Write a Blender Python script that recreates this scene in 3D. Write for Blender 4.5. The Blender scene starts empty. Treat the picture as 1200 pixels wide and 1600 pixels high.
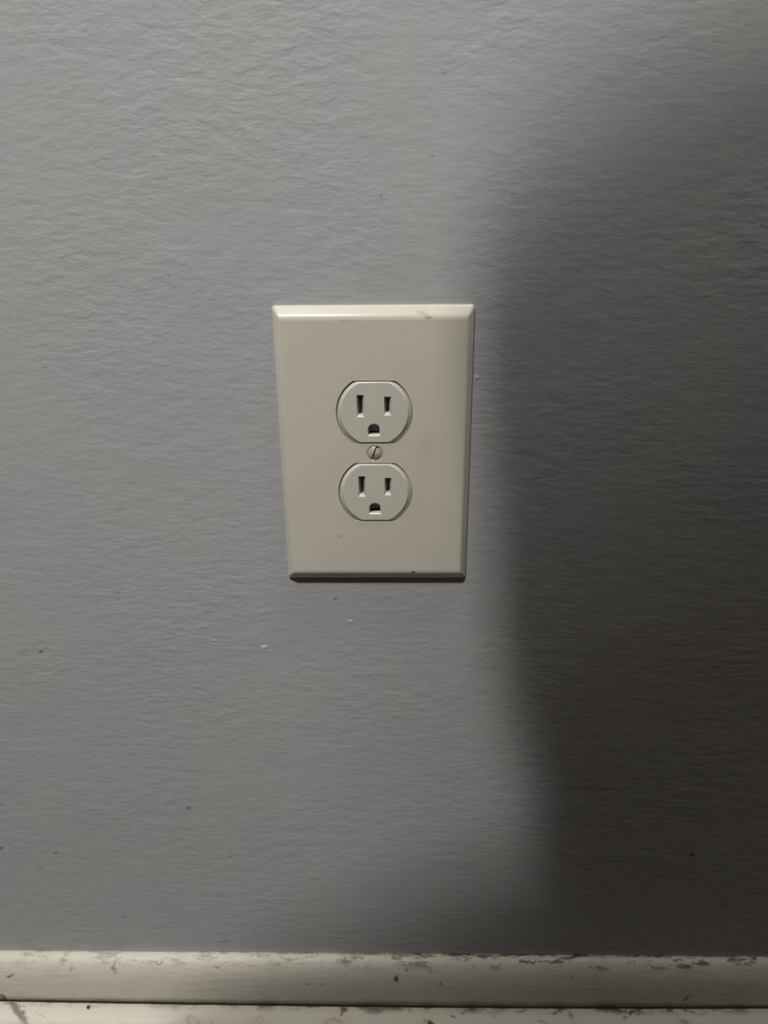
import bpy, bmesh, math
from mathutils import Matrix, Vector, noise

# ------------------------------------------------------------------ camera
SC = bpy.context.scene
COL = SC.collection
ZC = 0.39                                    # height of the outlet's centre above the floor
cam_d = bpy.data.cameras.new('camera')
cam = bpy.data.objects.new('camera', cam_d)
COL.objects.link(cam)
cam_d.sensor_fit = 'VERTICAL'
cam_d.sensor_height = 36.0
cam_d.lens = 36.0 * 1200.0 / 1600.0          # 27 mm equivalent phone lens
cam_d.clip_start = 0.01
R = Vector((0.99982063, 0.01704895, -0.00824822))
U = Vector((0.00124541, 0.37538021, 0.92687008))
F = Vector((-0.01889838, 0.9267141, -0.37529165))
M3 = Matrix((R, U, -F)).transposed()
cam.matrix_world = Matrix.Translation((0.01101, -0.34655, 0.10888 + ZC)) @ M3.to_4x4()
cam_d.dof.use_dof = True
cam_d.dof.focus_distance = 0.37
cam_d.dof.aperture_fstop = 20.0
SC.camera = cam

# ------------------------------------------------------------------ light
SC.view_settings.view_transform = 'Standard'
SC.view_settings.look = 'None'
SC.view_settings.exposure = 0.0
SC.view_settings.gamma = 1.0
SC.view_settings.use_curve_mapping = False
world = bpy.data.worlds.new('room_gloom')
SC.world = world
world.use_nodes = True
bgn = world.node_tree.nodes['Background']
bgn.inputs['Color'].default_value = (1.0, 0.90, 0.80, 1)
bgn.inputs['Strength'].default_value = 0.050

# up to the left: the room's small shaded bulb and a larger added light
ld = bpy.data.lights.new('shaded_lamp_light', 'AREA')
ld.shape = 'RECTANGLE'
ld.size = 0.035
ld.size_y = 0.080
ld.energy = 27.5
ld.color = (1.0, 0.99, 0.965)
lamp = bpy.data.objects.new('shaded_lamp_light', ld)
COL.objects.link(lamp)
lamp.location = (-0.379, -0.970, 1.924)
lamp.rotation_euler = Vector((0.342, 0.874, -0.342)).to_track_quat('-Z', 'Y').to_euler()
ld = bpy.data.lights.new('added_soft_light', 'POINT')  # added light, no known lamp: lifts the shaded upper right of the wall
ld.shadow_soft_size = 0.11
ld.energy = 70.0
ld.color = (1.0, 0.99, 0.965)
lamp = bpy.data.objects.new('added_soft_light', ld)
COL.objects.link(lamp)
lamp.location = (-0.394, -1.079, 2.288)
# an added weak light high by the wall, grazing it to brighten the shaded trim
ld = bpy.data.lights.new('added_grazing_light', 'POINT')
ld.shadow_soft_size = 0.09
ld.energy = 40.0
ld.color = (1.0, 0.96, 0.89)
lamp = bpy.data.objects.new('added_grazing_light', ld)
COL.objects.link(lamp)
lamp.location = (0.45, -0.24, 2.25)

# ------------------------------------------------------------------ helpers
def link(name, bm, mat, parent=None, smooth=True, angle=35):
    bmesh.ops.recalc_face_normals(bm, faces=bm.faces)
    me = bpy.data.meshes.new(name)
    bm.to_mesh(me)
    bm.free()
    if smooth:
        for p in me.polygons:
            p.use_smooth = True
        me.set_sharp_from_angle(angle=math.radians(angle))
        for p in me.polygons:                      # level fronts stay flat
            if p.normal.y < -0.9999:
                p.use_smooth = False
    me.materials.append(mat)
    o = bpy.data.objects.new(name, me)
    COL.objects.link(o)
    if parent:
        o.parent = parent
    return o

def empty(name, loc, label, cat):
    o = bpy.data.objects.new(name, None)
    o.empty_display_size = 0.05
    o.location = loc
    o['label'] = label
    o['category'] = cat
    COL.objects.link(o)
    return o

class NT:
    """small node-graph writer"""
    def __init__(self, name):
        self.m = bpy.data.materials.new(name)
        self.m.use_nodes = True
        self.t = self.m.node_tree
        self.b = self.t.nodes['Principled BSDF']
        self.co = self.n('ShaderNodeTexCoord').outputs['Object']
    def n(self, typ, **kw):
        nd = self.t.nodes.new(typ)
        for k, v in kw.items():
            setattr(nd, k, v)
        return nd
    def l(self, a, b):
        self.t.links.new(a, b)
    def put(self, sock, v):
        if isinstance(v, (int, float, tuple)):
            sock.default_value = v
        else:
            self.l(v, sock)
    def math(self, op, a, b=0.0, clamp=False):
        nd = self.n('ShaderNodeMath', operation=op, use_clamp=clamp)
        self.put(nd.inputs[0], a)
        self.put(nd.inputs[1], b)
        return nd.outputs[0]
    def vec(self, op, a, b=(0, 0, 0)):
        nd = self.n('ShaderNodeVectorMath', operation=op)
        self.put(nd.inputs[0], a)
        self.put(nd.inputs[1], b)
        return nd.outputs['Value'] if op == 'LENGTH' else nd.outputs[0]
    def noise(self, scale, detail=3.0, rough=0.55, stretch=None, coord=None, distortion=0.0):
        c = coord or self.co
        if stretch:
            c = self.vec('MULTIPLY', c, stretch)
        nd = self.n('ShaderNodeTexNoise')
        self.l(c, nd.inputs['Vector'])
        nd.inputs['Scale'].default_value = scale
        nd.inputs['Detail'].default_value = detail
        nd.inputs['Roughness'].default_value = rough
        nd.inputs['Distortion'].default_value = distortion
        return nd.outputs['Fac'], nd.outputs['Color']
    def ramp(self, v, a, b, lo=0.0, hi=1.0, smooth=True):
        nd = self.n('ShaderNodeMapRange', interpolation_type='SMOOTHSTEP' if smooth else 'LINEAR')
        self.put(nd.inputs[0], v)
        for i, x in enumerate((a, b, lo, hi)):
            nd.inputs[i + 1].default_value = x
        return nd.outputs[0]
    def mix(self, fac, a, b):
        nd = self.n('ShaderNodeMix', data_type='RGBA')
        self.put(nd.inputs[0], fac)
        self.put(nd.inputs[6], a)
        self.put(nd.inputs[7], b)
        return nd.outputs[2]
    def spot(self, warped, x, y, z, rx, rz, ang=0.0, soft=0.5, ry=0.02):
        """mask of a soft oval mark at (x, y, z)"""
        mp = self.n('ShaderNodeMapping', vector_type='TEXTURE')
        self.l(warped, mp.inputs['Vector'])
        mp.inputs['Location'].default_value = (x, y, z)
        mp.inputs['Rotation'].default_value = (0, -math.radians(ang), 0)
        mp.inputs['Scale'].default_value = (rx, ry, rz)
        d = self.vec('LENGTH', mp.outputs[0])
        return self.ramp(d, soft, 1.0, 1.0, 0.0)
    def warp(self, scale, amount):
        _, c = self.noise(scale, 2.0)
        c = self.vec('SUBTRACT', c, (0.5, 0.5, 0.5))
        c = self.vec('MULTIPLY', c, (amount, 0, amount))
        return self.vec('ADD', self.co, c)
    def base(self, col, rough=0.5, spec=0.5):
        self.put(self.b.inputs['Base Color'], col)
        self.put(self.b.inputs['Roughness'], rough)
        self.b.inputs['Specular IOR Level'].default_value = spec
    def bump(self, h, dist, strength=1.0):
        nd = self.n('ShaderNodeBump')
        nd.inputs['Distance'].default_value = dist
        nd.inputs['Strength'].default_value = strength
        self.put(nd.inputs['Height'], h)
        self.l(nd.outputs[0], self.b.inputs['Normal'])

# ------------------------------------------------------------------ materials
def wall_material():
    g = NT('grey_wall_paint')
    # roller stipple: short ridges lying mostly sideways
    wv = g.warp(130, 0.0035)
    a, _ = g.noise(430, 3.0, 0.6, (0.36, 1, 1.0), wv)
    b, _ = g.noise(190, 2.0, 0.5, (0.45, 1, 1.0), wv)
    c, _ = g.noise(25, 2.0, 0.5)
    amp = g.ramp(g.noise(14, 2.0)[0], 0.3, 0.7, 0.55, 1.15)
    h = g.math('ADD', g.math('MULTIPLY', a, 0.50), g.math('MULTIPLY', b, 0.75))
    h = g.math('MULTIPLY', h, amp)
    h = g.math('ADD', h, g.math('MULTIPLY', c, 0.8))
    tone = g.noise(9, 3.0)[0]
    col = g.mix(g.ramp(tone, 0.3, 0.7), (0.385, 0.388, 0.398, 1), (0.400, 0.398, 0.392, 1))
    w = g.warp(600, 0.0022)
    dark = [  # x, z, rx, rz, angle, depth
        (-0.1786, 0.2790, .0021, .0012, 10, .80), (-0.1750, 0.2812, .0032, .0007, 15, .40),
        (-0.1108, 0.1736, .0021, .0024, 0, .50), (0.1838, 0.1407, .0020, .0024, 0, .90),
        (0.1847, 0.1462, .0013, .0014, 0, .55), (0.1800, 0.1402, .0026, .0010, 0, .35),
        (0.1890, 0.1430, .0016, .0012, 0, .35),
        (-0.0216, 0.3110, .0018, .00065, 0, .90), (0.0767, 0.3756, .0034, .0007, 6, .60),
        (-0.1613, 0.0859, .0016, .0010, 0, .55), (-0.2275, 0.1419, .0030, .0024, 0, .60),
        (-0.1946, 0.1385, .0019, .0015, 20, .65), (-0.2060, 0.1275, .0026, .0014, 10, .30),
        (-0.0897, 0.1366, .0021, .0010, 0, .45), (-0.0998, 0.0655, .0034, .0012, 5, .50),
        (-0.0518, 0.5247, .0022, .0009, 0, .30), (0.0292, 0.5453, .0016, .0008, 0, .30),
        (0.0180, 0.5850, .0016, .0010, 0, .25), (0.0250, 0.5160, .0018, .0009, 0, .25),
        (-0.1330, 0.3140, .0030, .0010, 0, .30), (0.0040, 0.5010, .0012, .0008, 8, .35),
        (-0.0890, 0.4700, .0022, .0010, 0, .25), (-0.1500, 0.4300, .0022, .0009, 0, .25),
        (0.0720, 0.2900, .0022, .0010, 0, .20), (-0.2200, 0.1750, .0022, .0012, 15, .25)]
    for x, z, rx, rz, ang, k in dark:
        col = g.mix(g.math('MULTIPLY', g.spot(w, x, 0, z, rx, rz, ang, 0.1), k), col, (0.035, 0.028, 0.022, 1))
    nib = None
    for x, z, rx, rz in [(-0.0141, 0.2975, .0018, .0010), (-0.0596, 0.2820, .0024, .0016),
                         (0.0466, 0.4243, .0013, .0016), (-0.0860, 0.2860, .0011, .0008)]:
        s = g.spot(w, x, 0, z, rx, rz, 0, 0.1)
        col = g.mix(g.math('MULTIPLY', s, 0.7 if z < .29 or z < .30 else .25), col, (0.80, 0.80, 0.77, 1))
        nib = s if nib is None else g.math('MAXIMUM', nib, s)
    h = g.math('ADD', h, g.math('MULTIPLY', nib, 0.5))
    g.base(col, 0.55, 0.35)
    g.bump(h, 0.00048)
    return g.m

def trim_material(name, shoe=False):
    g = NT(name)
    col = (0.575, 0.543, 0.463, 1)
    sep = g.n('ShaderNodeSeparateXYZ')
    g.l(g.co, sep.inputs[0])
    X, Y, Z = sep.outputs
    w = g.warp(260, 0.006)
    streak, _ = g.noise(270, 4.0, 0.62, (0.28, 1, 1.1), w)
    blotch, _ = g.noise(75, 5.0, 0.62, (0.8, 1, 1), w)
    fine, _ = g.noise(420, 3.0, 0.6, (0.12, 1, 1))
    side = g.ramp(X, -0.15, 0.12, 0.45, 1.0)          # the right stretch is dirtier
    col = g.mix(g.math('MULTIPLY', g.ramp(blotch, 0.52, 0.72), 0.16), col, (0.33, 0.28, 0.20, 1))
    grime = (0.060, 0.047, 0.030, 1)
    if not shoe:
        top = g.ramp(Z, 0.0500, 0.0562)               # dust and drips along the upper edge
        m = g.math('MULTIPLY', g.ramp(streak, 0.50, 0.62), top)
        col = g.mix(g.math('MULTIPLY', g.math('MULTIPLY', m, side), 0.85), col, grime)
        rim = g.math('MULTIPLY', g.ramp(Y, -0.0024, -0.0008), g.ramp(g.noise(110, 5.0, 0.65, (0.6, 2.5, 2.5), w)[0], 0.47, 0.56))
        col = g.mix(g.math('MULTIPLY', g.math('MULTIPLY', rim, g.ramp(X, -0.12, 0.06, 0.15, 1.0)), 0.9), col, (0.03, 0.024, 0.016, 1))
        low = g.ramp(Z, 0.0320, 0.0275)
        m = g.math('MULTIPLY', g.ramp(blotch, 0.42, 0.62), low)
        col = g.mix(g.math('MULTIPLY', m, 0.10), col, grime)
        col = g.mix(g.math('MULTIPLY', g.ramp(fine, 0.62, 0.75), 0.22), col, (0.22, 0.18, 0.12, 1))
        marks = [(-0.2350, 0.0468, .0030, .0013, 25, .85), (-0.2300, 0.0435, .0020, .0006, 10, .45),
                 (-0.1690, 0.0515, .0018, .0042, 0, .55), (-0.1675, 0.0480, .0013, .0022, -20, .40),
                 (0.0090, 0.0465, .0015, .0036, -18, .95), (0.0310, 0.0520, .0026, .0009, 0, .55),
                 (0.0165, 0.0520, .0025, .0012, 0, .60), (0.0375, 0.0440, .0024, .0013, 0, .50),
                 (-0.0455, 0.0425, .0034, .0008, 0, .70), (-0.0370, 0.0425, .0018, .0009, 10, .50),
                 (0.1900, 0.0345, .0012, .0052, -28, .75), (0.0640, 0.0470, .0040, .0006, 0, .45),
                 (-0.0070, 0.0435, .0070, .0004, 0, .50), (-0.0960, 0.0445, .0150, .0004, 2, .35),
                 (0.1180, 0.0490, .0045, .0010, -20, .50), (-0.1960, 0.0510, .0030, .0014, 15, .35),
                 (-0.2020, 0.0540, .0040, .0010, 20, .45), (-0.1400, 0.0545, .0040, .0010, 15, .50),
                 (-0.1040, 0.0525, .0018, .0012, 0, .55), (-0.2425, 0.0300, .0075, .0022, -45, .75)]
        yy = -0.010
    else:
        back = g.ramp(Y, -0.0190, -0.0142)            # dirt in the joint behind
        m = g.math('MULTIPLY', g.ramp(blotch, 0.47, 0.60), back)
        col = g.mix(g.math('MULTIPLY', g.math('MULTIPLY', m, side), 0.9), col, grime)
        m = g.ramp(blotch, 0.60, 0.68)
        col = g.mix(g.math('MULTIPLY', g.math('MULTIPLY', m, side), 0.6), col, grime)
        marks = []
        yy = -0.02
    for x, z, rx, rz, ang, k in marks:
        col = g.mix(g.math('MULTIPLY', g.spot(w, x, yy, z, rx, rz, ang, 0.2, 0.05), k), col, grime)
    if shoe:
        # marks lie on the top of the moulding: laid out in x / y
        for x, y, rx, ry, ang, k in [(-0.1855, -0.0165, .0024, .0021, 0, 1.0), (-0.2285, -0.0205, .0150, .0032, -40, .72), (-0.2365, -0.0150, .0050, .0013, 0, .7),
                                     (-0.2260, -0.0168, .0022, .0004, -25, .6), (-0.2140, -0.0222, .0070, .0003, -28, .45),
                                     (-0.0240, -0.0158, .0038, .0024, 0, .85), (-0.0250, -0.0185, .0014, .0030, 0, .7),
                                     (0.0300, -0.0235, .0034, .0022, 0, .95), (0.0440, -0.0190, .0040, .0006, -30, .75),
                                     (0.0510, -0.0175, .0018, .0010, 0, .7), (0.0050, -0.0150, .0100, .0014, 0, .6),
                                     (0.0880, -0.0160, .0060, .0014, 10, .5), (0.1085, -0.0172, .0030, .0010, 25, .6), (0.1900, -0.0150, .0040, .0008, -25, .75), (0.1940, -0.0165, .0035, .0011, -30, .8), (0.1490, -0.0160, .0030, .0010, 30, .6),
                                     (0.1560, -0.0165, .0030, .0014, 30, .85), (0.1515, -0.0195, .0024, .0011, 0, .6),
                                     (-0.0450, -0.0145, .0080, .0010, 0, .6), (0.1180, -0.0185, .0020, .0040, 5, .5),
                                     (0.0990, -0.0215, .0050, .0010, -20, .45), (0.2000, -0.0170, .0060, .0007, 15, .5)]:
            mp = g.n('ShaderNodeMapping', vector_type='TEXTURE')
            g.l(g.vec('ADD', g.co, g.vec('MULTIPLY', g.vec('SUBTRACT', g.noise(300, 2.0)[1], (.5, .5, .5)), (.004, .004, 0))), mp.inputs['Vector'])
            mp.inputs['Location'].default_value = (x, y, 0.024)
            mp.inputs['Rotation'].default_value = (0, 0, math.radians(ang))
            mp.inputs['Scale'].default_value = (rx, ry, 0.05)
            s = g.ramp(g.vec('LENGTH', mp.outputs[0]), 0.3, 1.0, 1.0, 0.0)
            col = g.mix(g.math('MULTIPLY', s, k), col, grime if k < 1 else (0.008, 0.007, 0.006, 1))
    g.base(col, g.ramp(blotch, 0.3, 0.7, 0.42, 0.6), 0.4)
    g.bump(g.math('ADD', streak, g.math('MULTIPLY', fine, 0.35)), 0.0005, 0.7)
    return g.m

def plastic(name, col, rough, plate=False):
    g = NT(name)
    n, _ = g.noise(60, 3.0)
    c = g.mix(g.ramp(n, 0.3, 0.7), col, tuple(v * 0.97 for v in col[:3]) + (1,))
    if plate:
        w = g.warp(500, 0.0016)
        for x, z, rx, rz, ang, k in [(0.0243, 0.0618, .0024, .0010, 0, .35), (0.0183, -0.0616, .0012, .0009, 0, .95),
                                     (0.0215, 0.0635, .0040, .0012, -15, .22), (-0.0085, -0.0443, .0010, .0008, 0, .0),
                                     (-0.0110, 0.0605, .0050, .0005, 0, .22), (-0.0175, -0.0420, .0016, .0010, 0, .22),
                                     (-0.0180, 0.0215, .0020, .0012, 0, .10), (0.0240, 0.0050, .0030, .0080, 0, .05)]:
            c = g.mix(g.math('MULTIPLY', g.spot(w, x, -0.005, z, rx, rz, ang, 0.4), k), c, (0.05, 0.035, 0.022, 1))
        # faint rubbed ring left by a plug below the lower receptacle
        d = g.vec('LENGTH', g.vec('MULTIPLY', g.vec('SUBTRACT', g.co, (0.0005, 0, -0.0330)), (1, 0, 1)))
        ring = g.math('MULTIPLY', g.ramp(d, 0.0138, 0.0145), g.ramp(d, 0.0152, 0.0146))
        c = g.mix(g.math('MULTIPLY', ring, 0.06), c, (0.25, 0.21, 0.15, 1))
    g.base(c, rough, 0.5)
    g.bump(g.noise(900, 2.0)[0], 0.00002, 0.5)
    return g.m

def plain(name, col, rough=0.6, metal=0.0, scale=40):
    g = NT(name)
    n, _ = g.noise(scale, 3.0)
    g.base(g.mix(n, tuple(v * 0.8 for v in col) + (1,), tuple(v * 1.15 for v in col) + (1,)), rough)
    g.b.inputs['Metallic'].default_value = metal
    return g.m

M_WALL = wall_material()
M_BASE = trim_material('cream_baseboard_paint')
M_SHOE = trim_material('cream_shoe_paint', True)
M_PLATE = plastic('ivory_plate_plastic', (0.60, 0.565, 0.48, 1), 0.2, True)
M_FACE = plastic('ivory_receptacle_plastic', (0.585, 0.56, 0.48, 1), 0.38)
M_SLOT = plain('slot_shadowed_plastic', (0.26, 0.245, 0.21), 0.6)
M_HOLE = plain('hole_shade_black', (0.012, 0.011, 0.010), 0.7)  # near-black lining: the deep hole's shade is put into its colour
M_SCREW = plain('ivory_enamelled_screw', (0.50, 0.46, 0.36), 0.32, 0.15, 700)
M_FLOOR = plain('brown_floor', (0.07, 0.05, 0.035), 0.6)
M_LEATHER = plain('black_leather', (0.02, 0.019, 0.018), 0.5)
M_PLASTIC = plain('black_chair_plastic', (0.025, 0.025, 0.026), 0.45)
M_STEEL = plain('chrome', (0.55, 0.55, 0.56), 0.2, 1.0)

# ------------------------------------------------------------------ the setting
def structure(o):
    o['kind'] = 'structure'
    return o

bm = bmesh.new()                                          # the wall, 12 cm thick, its face at y = 0
bmesh.ops.create_cube(bm, size=1.0, matrix=Matrix.Translation((0, 0.06, 1.2)) @ Matrix.Diagonal((4.0, 0.12, 2.4, 1)))
structure(link('wall_back', bm, M_WALL, smooth=False))
bm = bmesh.new()
bmesh.ops.create_cube(bm, size=1.0, matrix=Matrix.Translation((0, -1.44, -0.05)) @ Matrix.Diagonal((4.0, 3.12, 0.1, 1)))
structure(link('floor', bm, M_FLOOR, smooth=False))

def xs_fine():
    xs = [-2.0, -1.2, -0.6]
    x = -0.36
    while x <= 0.36:
        xs.append(x)
        x += 0.0012
    return xs + [0.6, 1.2, 2.0]

def extrude_profile(xs, fn):
    """fn(x) -> closed list of (y, z); capped solid strip along x"""
    bm = bmesh.new()
    rings = [[bm.verts.new((x, y, z)) for y, z in fn(x)] for x in xs]
    n = len(rings[0])
    for a, b in zip(rings, rings[1:]):
        for i in range(n):
            bm.faces.new((a[i], a[(i + 1) % n], b[(i + 1) % n], b[i]))
    bm.faces.new(rings[0])
    bm.faces.new(rings[-1][::-1])
    return bm

def shoe_height(x):
    t = max(-1.5, min(1.5, x / 0.243))
    return 0.0265 + 0.0020 * t * t * (1 + 0.25 * t) + noise.noise(Vector((x * 70, 2, 8))) * 0.00022

def base_profile(x):
    # clamshell baseboard, 57 mm tall, with many coats of paint on its rounded top edge
    e = noise.noise(Vector((x * 55, 0, 3))) * 0.00028 + noise.noise(Vector((x * 190, 5, 3))) * 0.00016
    dz = 0.0003 * (x / 0.24) + e
    lump = noise.noise(Vector((x * 120, 9, 1))) * 0.00022
    foot = shoe_height(x) - 0.0004 + 0.0004 * max(-1, min(1, x / 0.2))            # it stops just above the shoe's back edge
    pts = [(0.0, 0.0), (0.0, 0.0565 + dz), (-0.0012, 0.0568 + dz), (-0.0030, 0.0565 + dz + lump), (-0.0046, 0.0558 + dz * .8 + lump),
           (-0.0060, 0.0545 + lump), (-0.0074, 0.0526), (-0.0087, 0.0502), (-0.0098, 0.0474), (-0.0107, 0.0443),
           (-0.0114, 0.0410), (-0.0119, 0.0375), (-0.0123, 0.0340), (-0.0125, 0.0310), (-0.0126, foot), (-0.0122, foot - 0.0003), (-0.0060, foot - 0.0003), (-0.0058, 0.0)]
    return pts
structure(link('baseboard_back', extrude_profile(xs_fine(), base_profile), M_BASE, angle=80))

def shoe_profile(x):
    # quarter-round shoe moulding in front of the baseboard, slightly bowed
    h = shoe_height(x)
    yb = -0.0137 - 0.00012 * noise.noise(Vector((x * 40, 1, 1)))
    pts = [(yb, 0.0), (yb, h - 0.0006), (yb - 0.0006, h)]
    for k in range(1, 15):
        a = math.radians(90 * k / 14)
        pts.append((yb - 0.003 - 0.0155 * math.sin(a), h - 0.0165 * (1 - math.cos(a))))
    pts.append((yb - 0.0185, 0.0))
    return pts
structure(link('trim_1', extrude_profile(xs_fine(), shoe_profile), M_SHOE, angle=80))

# ------------------------------------------------------------------ the outlet
outlet = empty('wall_outlet', (0, 0, ZC), 'ivory duplex wall outlet with oversized cover plate on grey wall', 'outlet')
PW, PH, PD = 0.0889, 0.1334, 0.0050          # plate width, height, thickness
REC_Z = 0.01945                              # receptacle centres above / below the screw
RR, RF = 0.01725, 0.01430                    # face radius, half height between the flats
SCREW_R = 0.0036

def rrect(w, h, r, y, n=6):
    pts = []
    for cx, cz, a0 in ((w / 2 - r, h / 2 - r, 0), (-w / 2 + r, h / 2 - r, 90), (-w / 2 + r, -h / 2 + r, 180), (w / 2 - r, -h / 2 + r, 270)):
        for k in range(n + 1):
            a = math.radians(a0 + 90 * k / n)
            pts.append((cx + r * math.cos(a), y, cz + r * math.sin(a)))
    return pts

def dface(r, f, y, zc, n=28, corner=0.0):
    """outline of a circle cut by two level flats"""
    a = math.asin(min(1, f / r))
    pts = []
    for s in (1, -1):
        for k in range(n + 1):
            t = -a + 2 * a * k / n
            pts.append((s * r * math.cos(t), y, zc + s * r * math.sin(t)))
    return pts

def ring_faces(bm, rings):
    for a, b in zip(rings, rings[1:]):
        n = len(a)
        for i in range(n):
            bm.faces.new((a[i], a[(i + 1) % n], b[(i + 1) % n], b[i]))

def loop_edges(bm, ring):
    return [bm.edges.get((ring[i], ring[(i + 1) % len(ring)])) or bm.edges.new((ring[i], ring[(i + 1) % len(ring)])) for i in range(len(ring))]

def vs(bm, pts):
    return [bm.verts.new(p) for p in pts]

# cover plate -------------------------------------------------------
bm = bmesh.new()
prof = [(0, 0), (0, 0.0008), (0.0001, 0.00118), (0.0004, 0.00153), (0.0006, 0.0017), (0.0033, 0.0040), (0.00345, 0.00412), (0.0037, 0.00431),
        (0.0041, 0.00456), (0.0046, 0.00478), (0.0052, 0.00493), (0.0060, 0.0050)]
rings = [vs(bm, rrect(PW - 1.3 * i, PH - 2 * i, max(0.0013 - i * .12, 0.0006), -h)) for i, h in prof]
ring_faces(bm, rings)
edges = loop_edges(bm, rings[-1])
for zc in (REC_Z, -REC_Z):
    lp = vs(bm, dface(RR + 0.00022, RF + 0.00036, -PD, zc))
    low = vs(bm, [(p.co.x, -0.0018, p.co.z) for p in lp])
    ring_faces(bm, [lp, low])
    edges += loop_edges(bm, lp)
lp = vs(bm, [((SCREW_R + 0.0003) * math.cos(k * math.tau / 36), -PD, (SCREW_R + 0.0003) * math.sin(k * math.tau / 36)) for k in range(36)])
low = vs(bm, [(p.co.x * .8, -0.0035, p.co.z * .8) for p in lp])
ring_faces(bm, [lp, low])
edges += loop_edges(bm, lp)
bmesh.ops.triangle_fill(bm, use_beauty=True, use_dissolve=False, edges=edges, normal=(0, -1, 0))
plate = link('cover_plate', bm, M_PLATE, outlet, angle=32)

# receptacles -------------------------------------------------------
FD = 0.00550                                   # how far the faces stand from the wall
def slot_outline(x, z, w, h, grow_side=0.0, grow_bottom=0.0, grow_top=0.0):
    return [(x - w / 2 - grow_side, z - h / 2 - grow_bottom), (x + w / 2 + grow_side, z - h / 2 - grow_bottom),
            (x + w / 2 + grow_side, z + h / 2 + grow_top), (x - w / 2 - grow_side, z + h / 2 + grow_top)]

def d_outline(x, z, w, h, side=0.0, bottom=0.0, n=14):
    r = w / 2 + side
    zc = z + h / 2 - w / 2
    pts = [(x - r, z - h / 2 - bottom), (x + r, z - h / 2 - bottom)]
    pts += [(x + r * math.cos(math.pi * k / n), zc + r * math.sin(math.pi * k / n)) for k in range(n + 1)]
    return pts

def make_receptacle(zc):
    bm = bmesh.new()
    # (inset of the round sides, inset of the level flats, height): wide sloping shoulders left and right
    prof = [(0.0, 0.0, 0.0008), (0.0, 0.0, 0.0038), (0.00008, 0.00002, 0.0039), (0.0002, 0.00003, 0.00400), (0.0016, 0.00012, 0.00518),
            (0.0017, 0.0002, 0.00528), (0.00182, 0.00035, 0.0054), (0.0020, 0.0005, FD)]
    rings = []
    for s, sf, h in prof:
        rings.append(vs(bm, dface(RR - s, RF - sf, -h, zc)))
    ring_faces(bm, rings)
    edges = loop_edges(bm, rings[-1])
    cuts = []
    # (outer rim, inner rim, depth of the inner rim) of each opening
    for x, h, w in ((-0.00625, 0.0089, 0.0017), (0.00610, 0.0073, 0.0016)):
        z = zc + 0.0036
        cuts.append((slot_outline(x, z, w, h, 0.0008, 0.0012, 0.00025), slot_outline(x, z, w, h), 0.0019))
    z = zc - 0.0079
    cuts.append((d_outline(-0.0002, z, 0.0050, 0.0049, 0.00045, 0.0006), d_outline(-0.0002, z, 0.0050, 0.0049), 0.0006))
    inner = []
    for k, (o, i, dep) in enumerate(cuts):
        a = vs(bm, [(x, -FD, z) for x, z in o])
        b = vs(bm, [(x, -FD + dep, z) for x, z in i])
        ring_faces(bm, [a, b])
        edges += loop_edges(bm, a)
        if k == 2:                            # the round hole goes straight in for a bit
            c = vs(bm, [(x, -FD + dep + 0.003, z) for x, z in i])
            ring_faces(bm, [b, c])
            dep += 0.003
        inner.append((i, -FD + dep))
    bmesh.ops.triangle_fill(bm, use_beauty=True, use_dissolve=False, edges=edges, normal=(0, -1, 0))
    rec = link('receptacle', bm, M_FACE, outlet, angle=28)
    for k, (pts, y) in enumerate(inner):      # the shafts the plug's blades and pin go into
        bm = bmesh.new()
        a = vs(bm, [(x, y, z) for x, z in pts])
        b = vs(bm, [(x, 0.008, z) for x, z in pts])
        ring_faces(bm, [a, b])
        bm.faces.new(b)
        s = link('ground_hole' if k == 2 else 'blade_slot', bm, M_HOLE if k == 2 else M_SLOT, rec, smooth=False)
    return rec
make_receptacle(REC_Z)
make_receptacle(-REC_Z)

# mounting strap behind the faces closes the joint round them
# screw -------------------------------------------------------------
bm = bmesh.new()
sw, sd = 0.00075, 0.0011
us = [-SCREW_R * math.cos(math.pi * k / 24) for k in range(25)]
us = sorted([u for u in us if abs(u) > sw + 0.0001] + [-sw - 0.00004, -sw, 0.0, sw, sw + 0.00004])
cols = []
for u in us:
    half = math.sqrt(max(SCREW_R ** 2 - u * u, 1e-12))
    col = []
    for k in range(25):
        v = -half * math.cos(math.pi * k / 24)
        rr = (u * u + v * v) / SCREW_R ** 2
        h = PD - 0.0004 + 0.0012 * (1 - rr)
        if abs(u) <= sw:
            h -= sd
        col.append(bm.verts.new((u, -h, v)))
    cols.append(col)
for a, b in zip(cols, cols[1:]):
    for k in range(24):
        bm.faces.new((a[k], a[k + 1], b[k + 1], b[k]))
bmesh.ops.remove_doubles(bm, verts=bm.verts, dist=1e-7)
# shank into the box
rim = [(SCREW_R * math.cos(k * math.tau / 32), SCREW_R * math.sin(k * math.tau / 32)) for k in range(32)]
ring_faces(bm, [vs(bm, [(x, -PD + 0.0005, z) for x, z in rim]), vs(bm, [(x * .5, -0.003, z * .5) for x, z in rim]), vs(bm, [(x * .5, 0.004, z * .5) for x, z in rim])])
screw = link('screw', bm, M_SCREW, outlet, angle=30)
screw.rotation_euler = (0, math.radians(22), 0)

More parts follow.
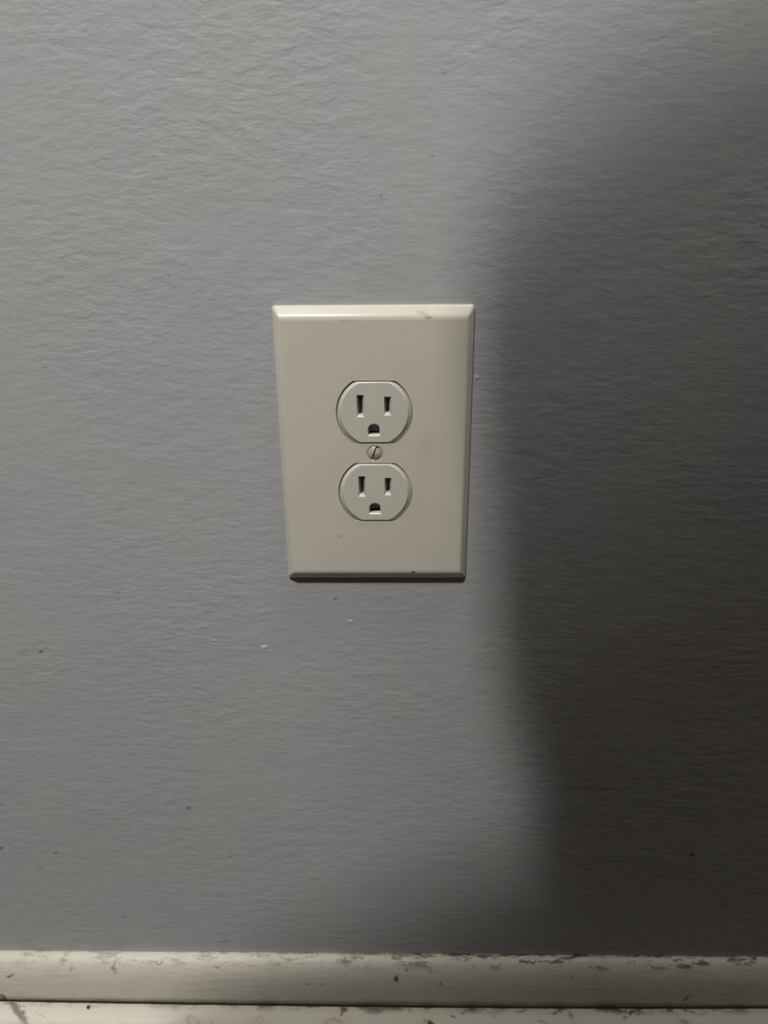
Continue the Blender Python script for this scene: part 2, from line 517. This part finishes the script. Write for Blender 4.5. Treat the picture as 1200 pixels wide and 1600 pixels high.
# ------------------------------------------------------------------ unseen chair added behind the camera, its back shaped to shade the wall
def slab(outline, d, inset=0.02):
    """upright cushion: outline in x/z, thickness d along y, edges softened"""
    bm = bmesh.new()
    cx = sum(p[0] for p in outline) / len(outline)
    cz = sum(p[1] for p in outline) / len(outline)
    ext = max(max(abs(p[0] - cx), abs(p[1] - cz)) for p in outline)
    rings = []
    for t in (0.0, 0.08, 0.25, 0.5, 0.75, 0.92, 1.0):
        k = math.sqrt(max(0.0, 1 - (2 * t - 1) ** 4))
        q = 1 - inset / ext * (1 - k)
        rings.append(vs(bm, [(cx + (x - cx) * q, (t - 0.5) * d, cz + (z - cz) * q) for x, z in outline]))
    ring_faces(bm, rings)
    bm.faces.new(rings[0][::-1])
    bm.faces.new(rings[-1])
    return bm

def rbox(w, h, r):
    return [(x, z + h / 2) for x, _, z in rrect(w, h, r, 0, 8)]

def mirrored(half):
    """closed outline from its left half, listed from bottom to top"""
    return half + [(-x, z) for x, z in half[::-1]]

def tube(p0, p1, r0, r1=None, n=20):
    r1 = r0 if r1 is None else r1
    p0, p1 = Vector(p0), Vector(p1)
    q = (p1 - p0).to_track_quat('Z', 'Y').to_matrix()
    bm = bmesh.new()
    rings = []
    for p, r in ((p0, r0), (p1, r1)):
        rings.append(vs(bm, [p + q @ Vector((r * math.cos(a * math.tau / n), r * math.sin(a * math.tau / n), 0)) for a in range(n)]))
    ring_faces(bm, rings)
    bm.faces.new(rings[0][::-1])
    bm.faces.new(rings[1])
    return bm

CX, CY = 0.05, -0.72
chair = empty('added_shade_chair', (CX, CY, 0), 'unseen chair added to shade the wall, wide, black leather, domed headrest, its back to the outlet wall', 'chair')
def put(o, loc, rot=(0, 0, 0)):
    o.location = loc
    o.rotation_euler = rot
    return o
BY = 0.261                                    # backrest depth from the chair's axis
head = mirrored([(-0.12, 0.975), (-0.165, 0.995), (-0.188, 1.02), (-0.199, 1.06), (-0.201, 1.10), (-0.208, 1.14), (-0.207, 1.16),
                 (-0.196, 1.182), (-0.172, 1.202), (-0.122, 1.227), (-0.06, 1.250), (-0.02, 1.257)])
put(link('headrest', slab(head, 0.03, 0.008), M_LEATHER, chair), (0.004, BY, -0.017))
back = mirrored([(-0.22, 0.50), (-0.26, 0.53), (-0.28, 0.60), (-0.295, 0.78), (-0.305, 0.86), (-0.292, 0.902), (-0.266, 0.928), (-0.222, 0.954), (-0.182, 0.974),
                 (-0.14, 0.985), (-0.07, 0.99)])
put(link('backrest', slab(back, 0.03, 0.008), M_LEATHER, chair), (0.004, BY, -0.013))
link('headrest_bracket', tube((0, BY - 0.035, 0.92), (0, BY - 0.035, 1.06), 0.02), M_PLASTIC, chair)
put(link('seat', slab(rbox(0.56, 0.52, 0.10), 0.10), M_LEATHER, chair), (0, 0.26, 0.46), (math.radians(90), 0, 0))
link('gas_column', tube((0, 0, 0.12), (0, 0, 0.42), 0.028), M_STEEL, chair)
link('base_hub', tube((0, 0, 0.07), (0, 0, 0.13), 0.05, 0.04), M_PLASTIC, chair)
for s in (-1, 1):
    link('armrest_post', tube((s * 0.29, 0.02, 0.42), (s * 0.31, 0.02, 0.64), 0.018), M_PLASTIC, chair)
    put(link('armrest', slab(rbox(0.07, 0.30, 0.03), 0.04, 0.01), M_PLASTIC, chair), (s * 0.31, 0.19, 0.66), (math.radians(90), 0, 0))
for k in range(5):
    a = math.radians(90 + 72 * k)
    e = Vector((0.30 * math.cos(a), 0.30 * math.sin(a), 0))
    link('leg', tube((0.03 * math.cos(a), 0.03 * math.sin(a), 0.10), e + Vector((0, 0, 0.072)), 0.026, 0.016), M_PLASTIC, chair)
    t = Vector((-math.sin(a), math.cos(a), 0)) * 0.022
    link('caster', tube(e + Vector((0, 0, 0.029)) - t, e + Vector((0, 0, 0.029)) + t, 0.029), M_PLASTIC, chair)
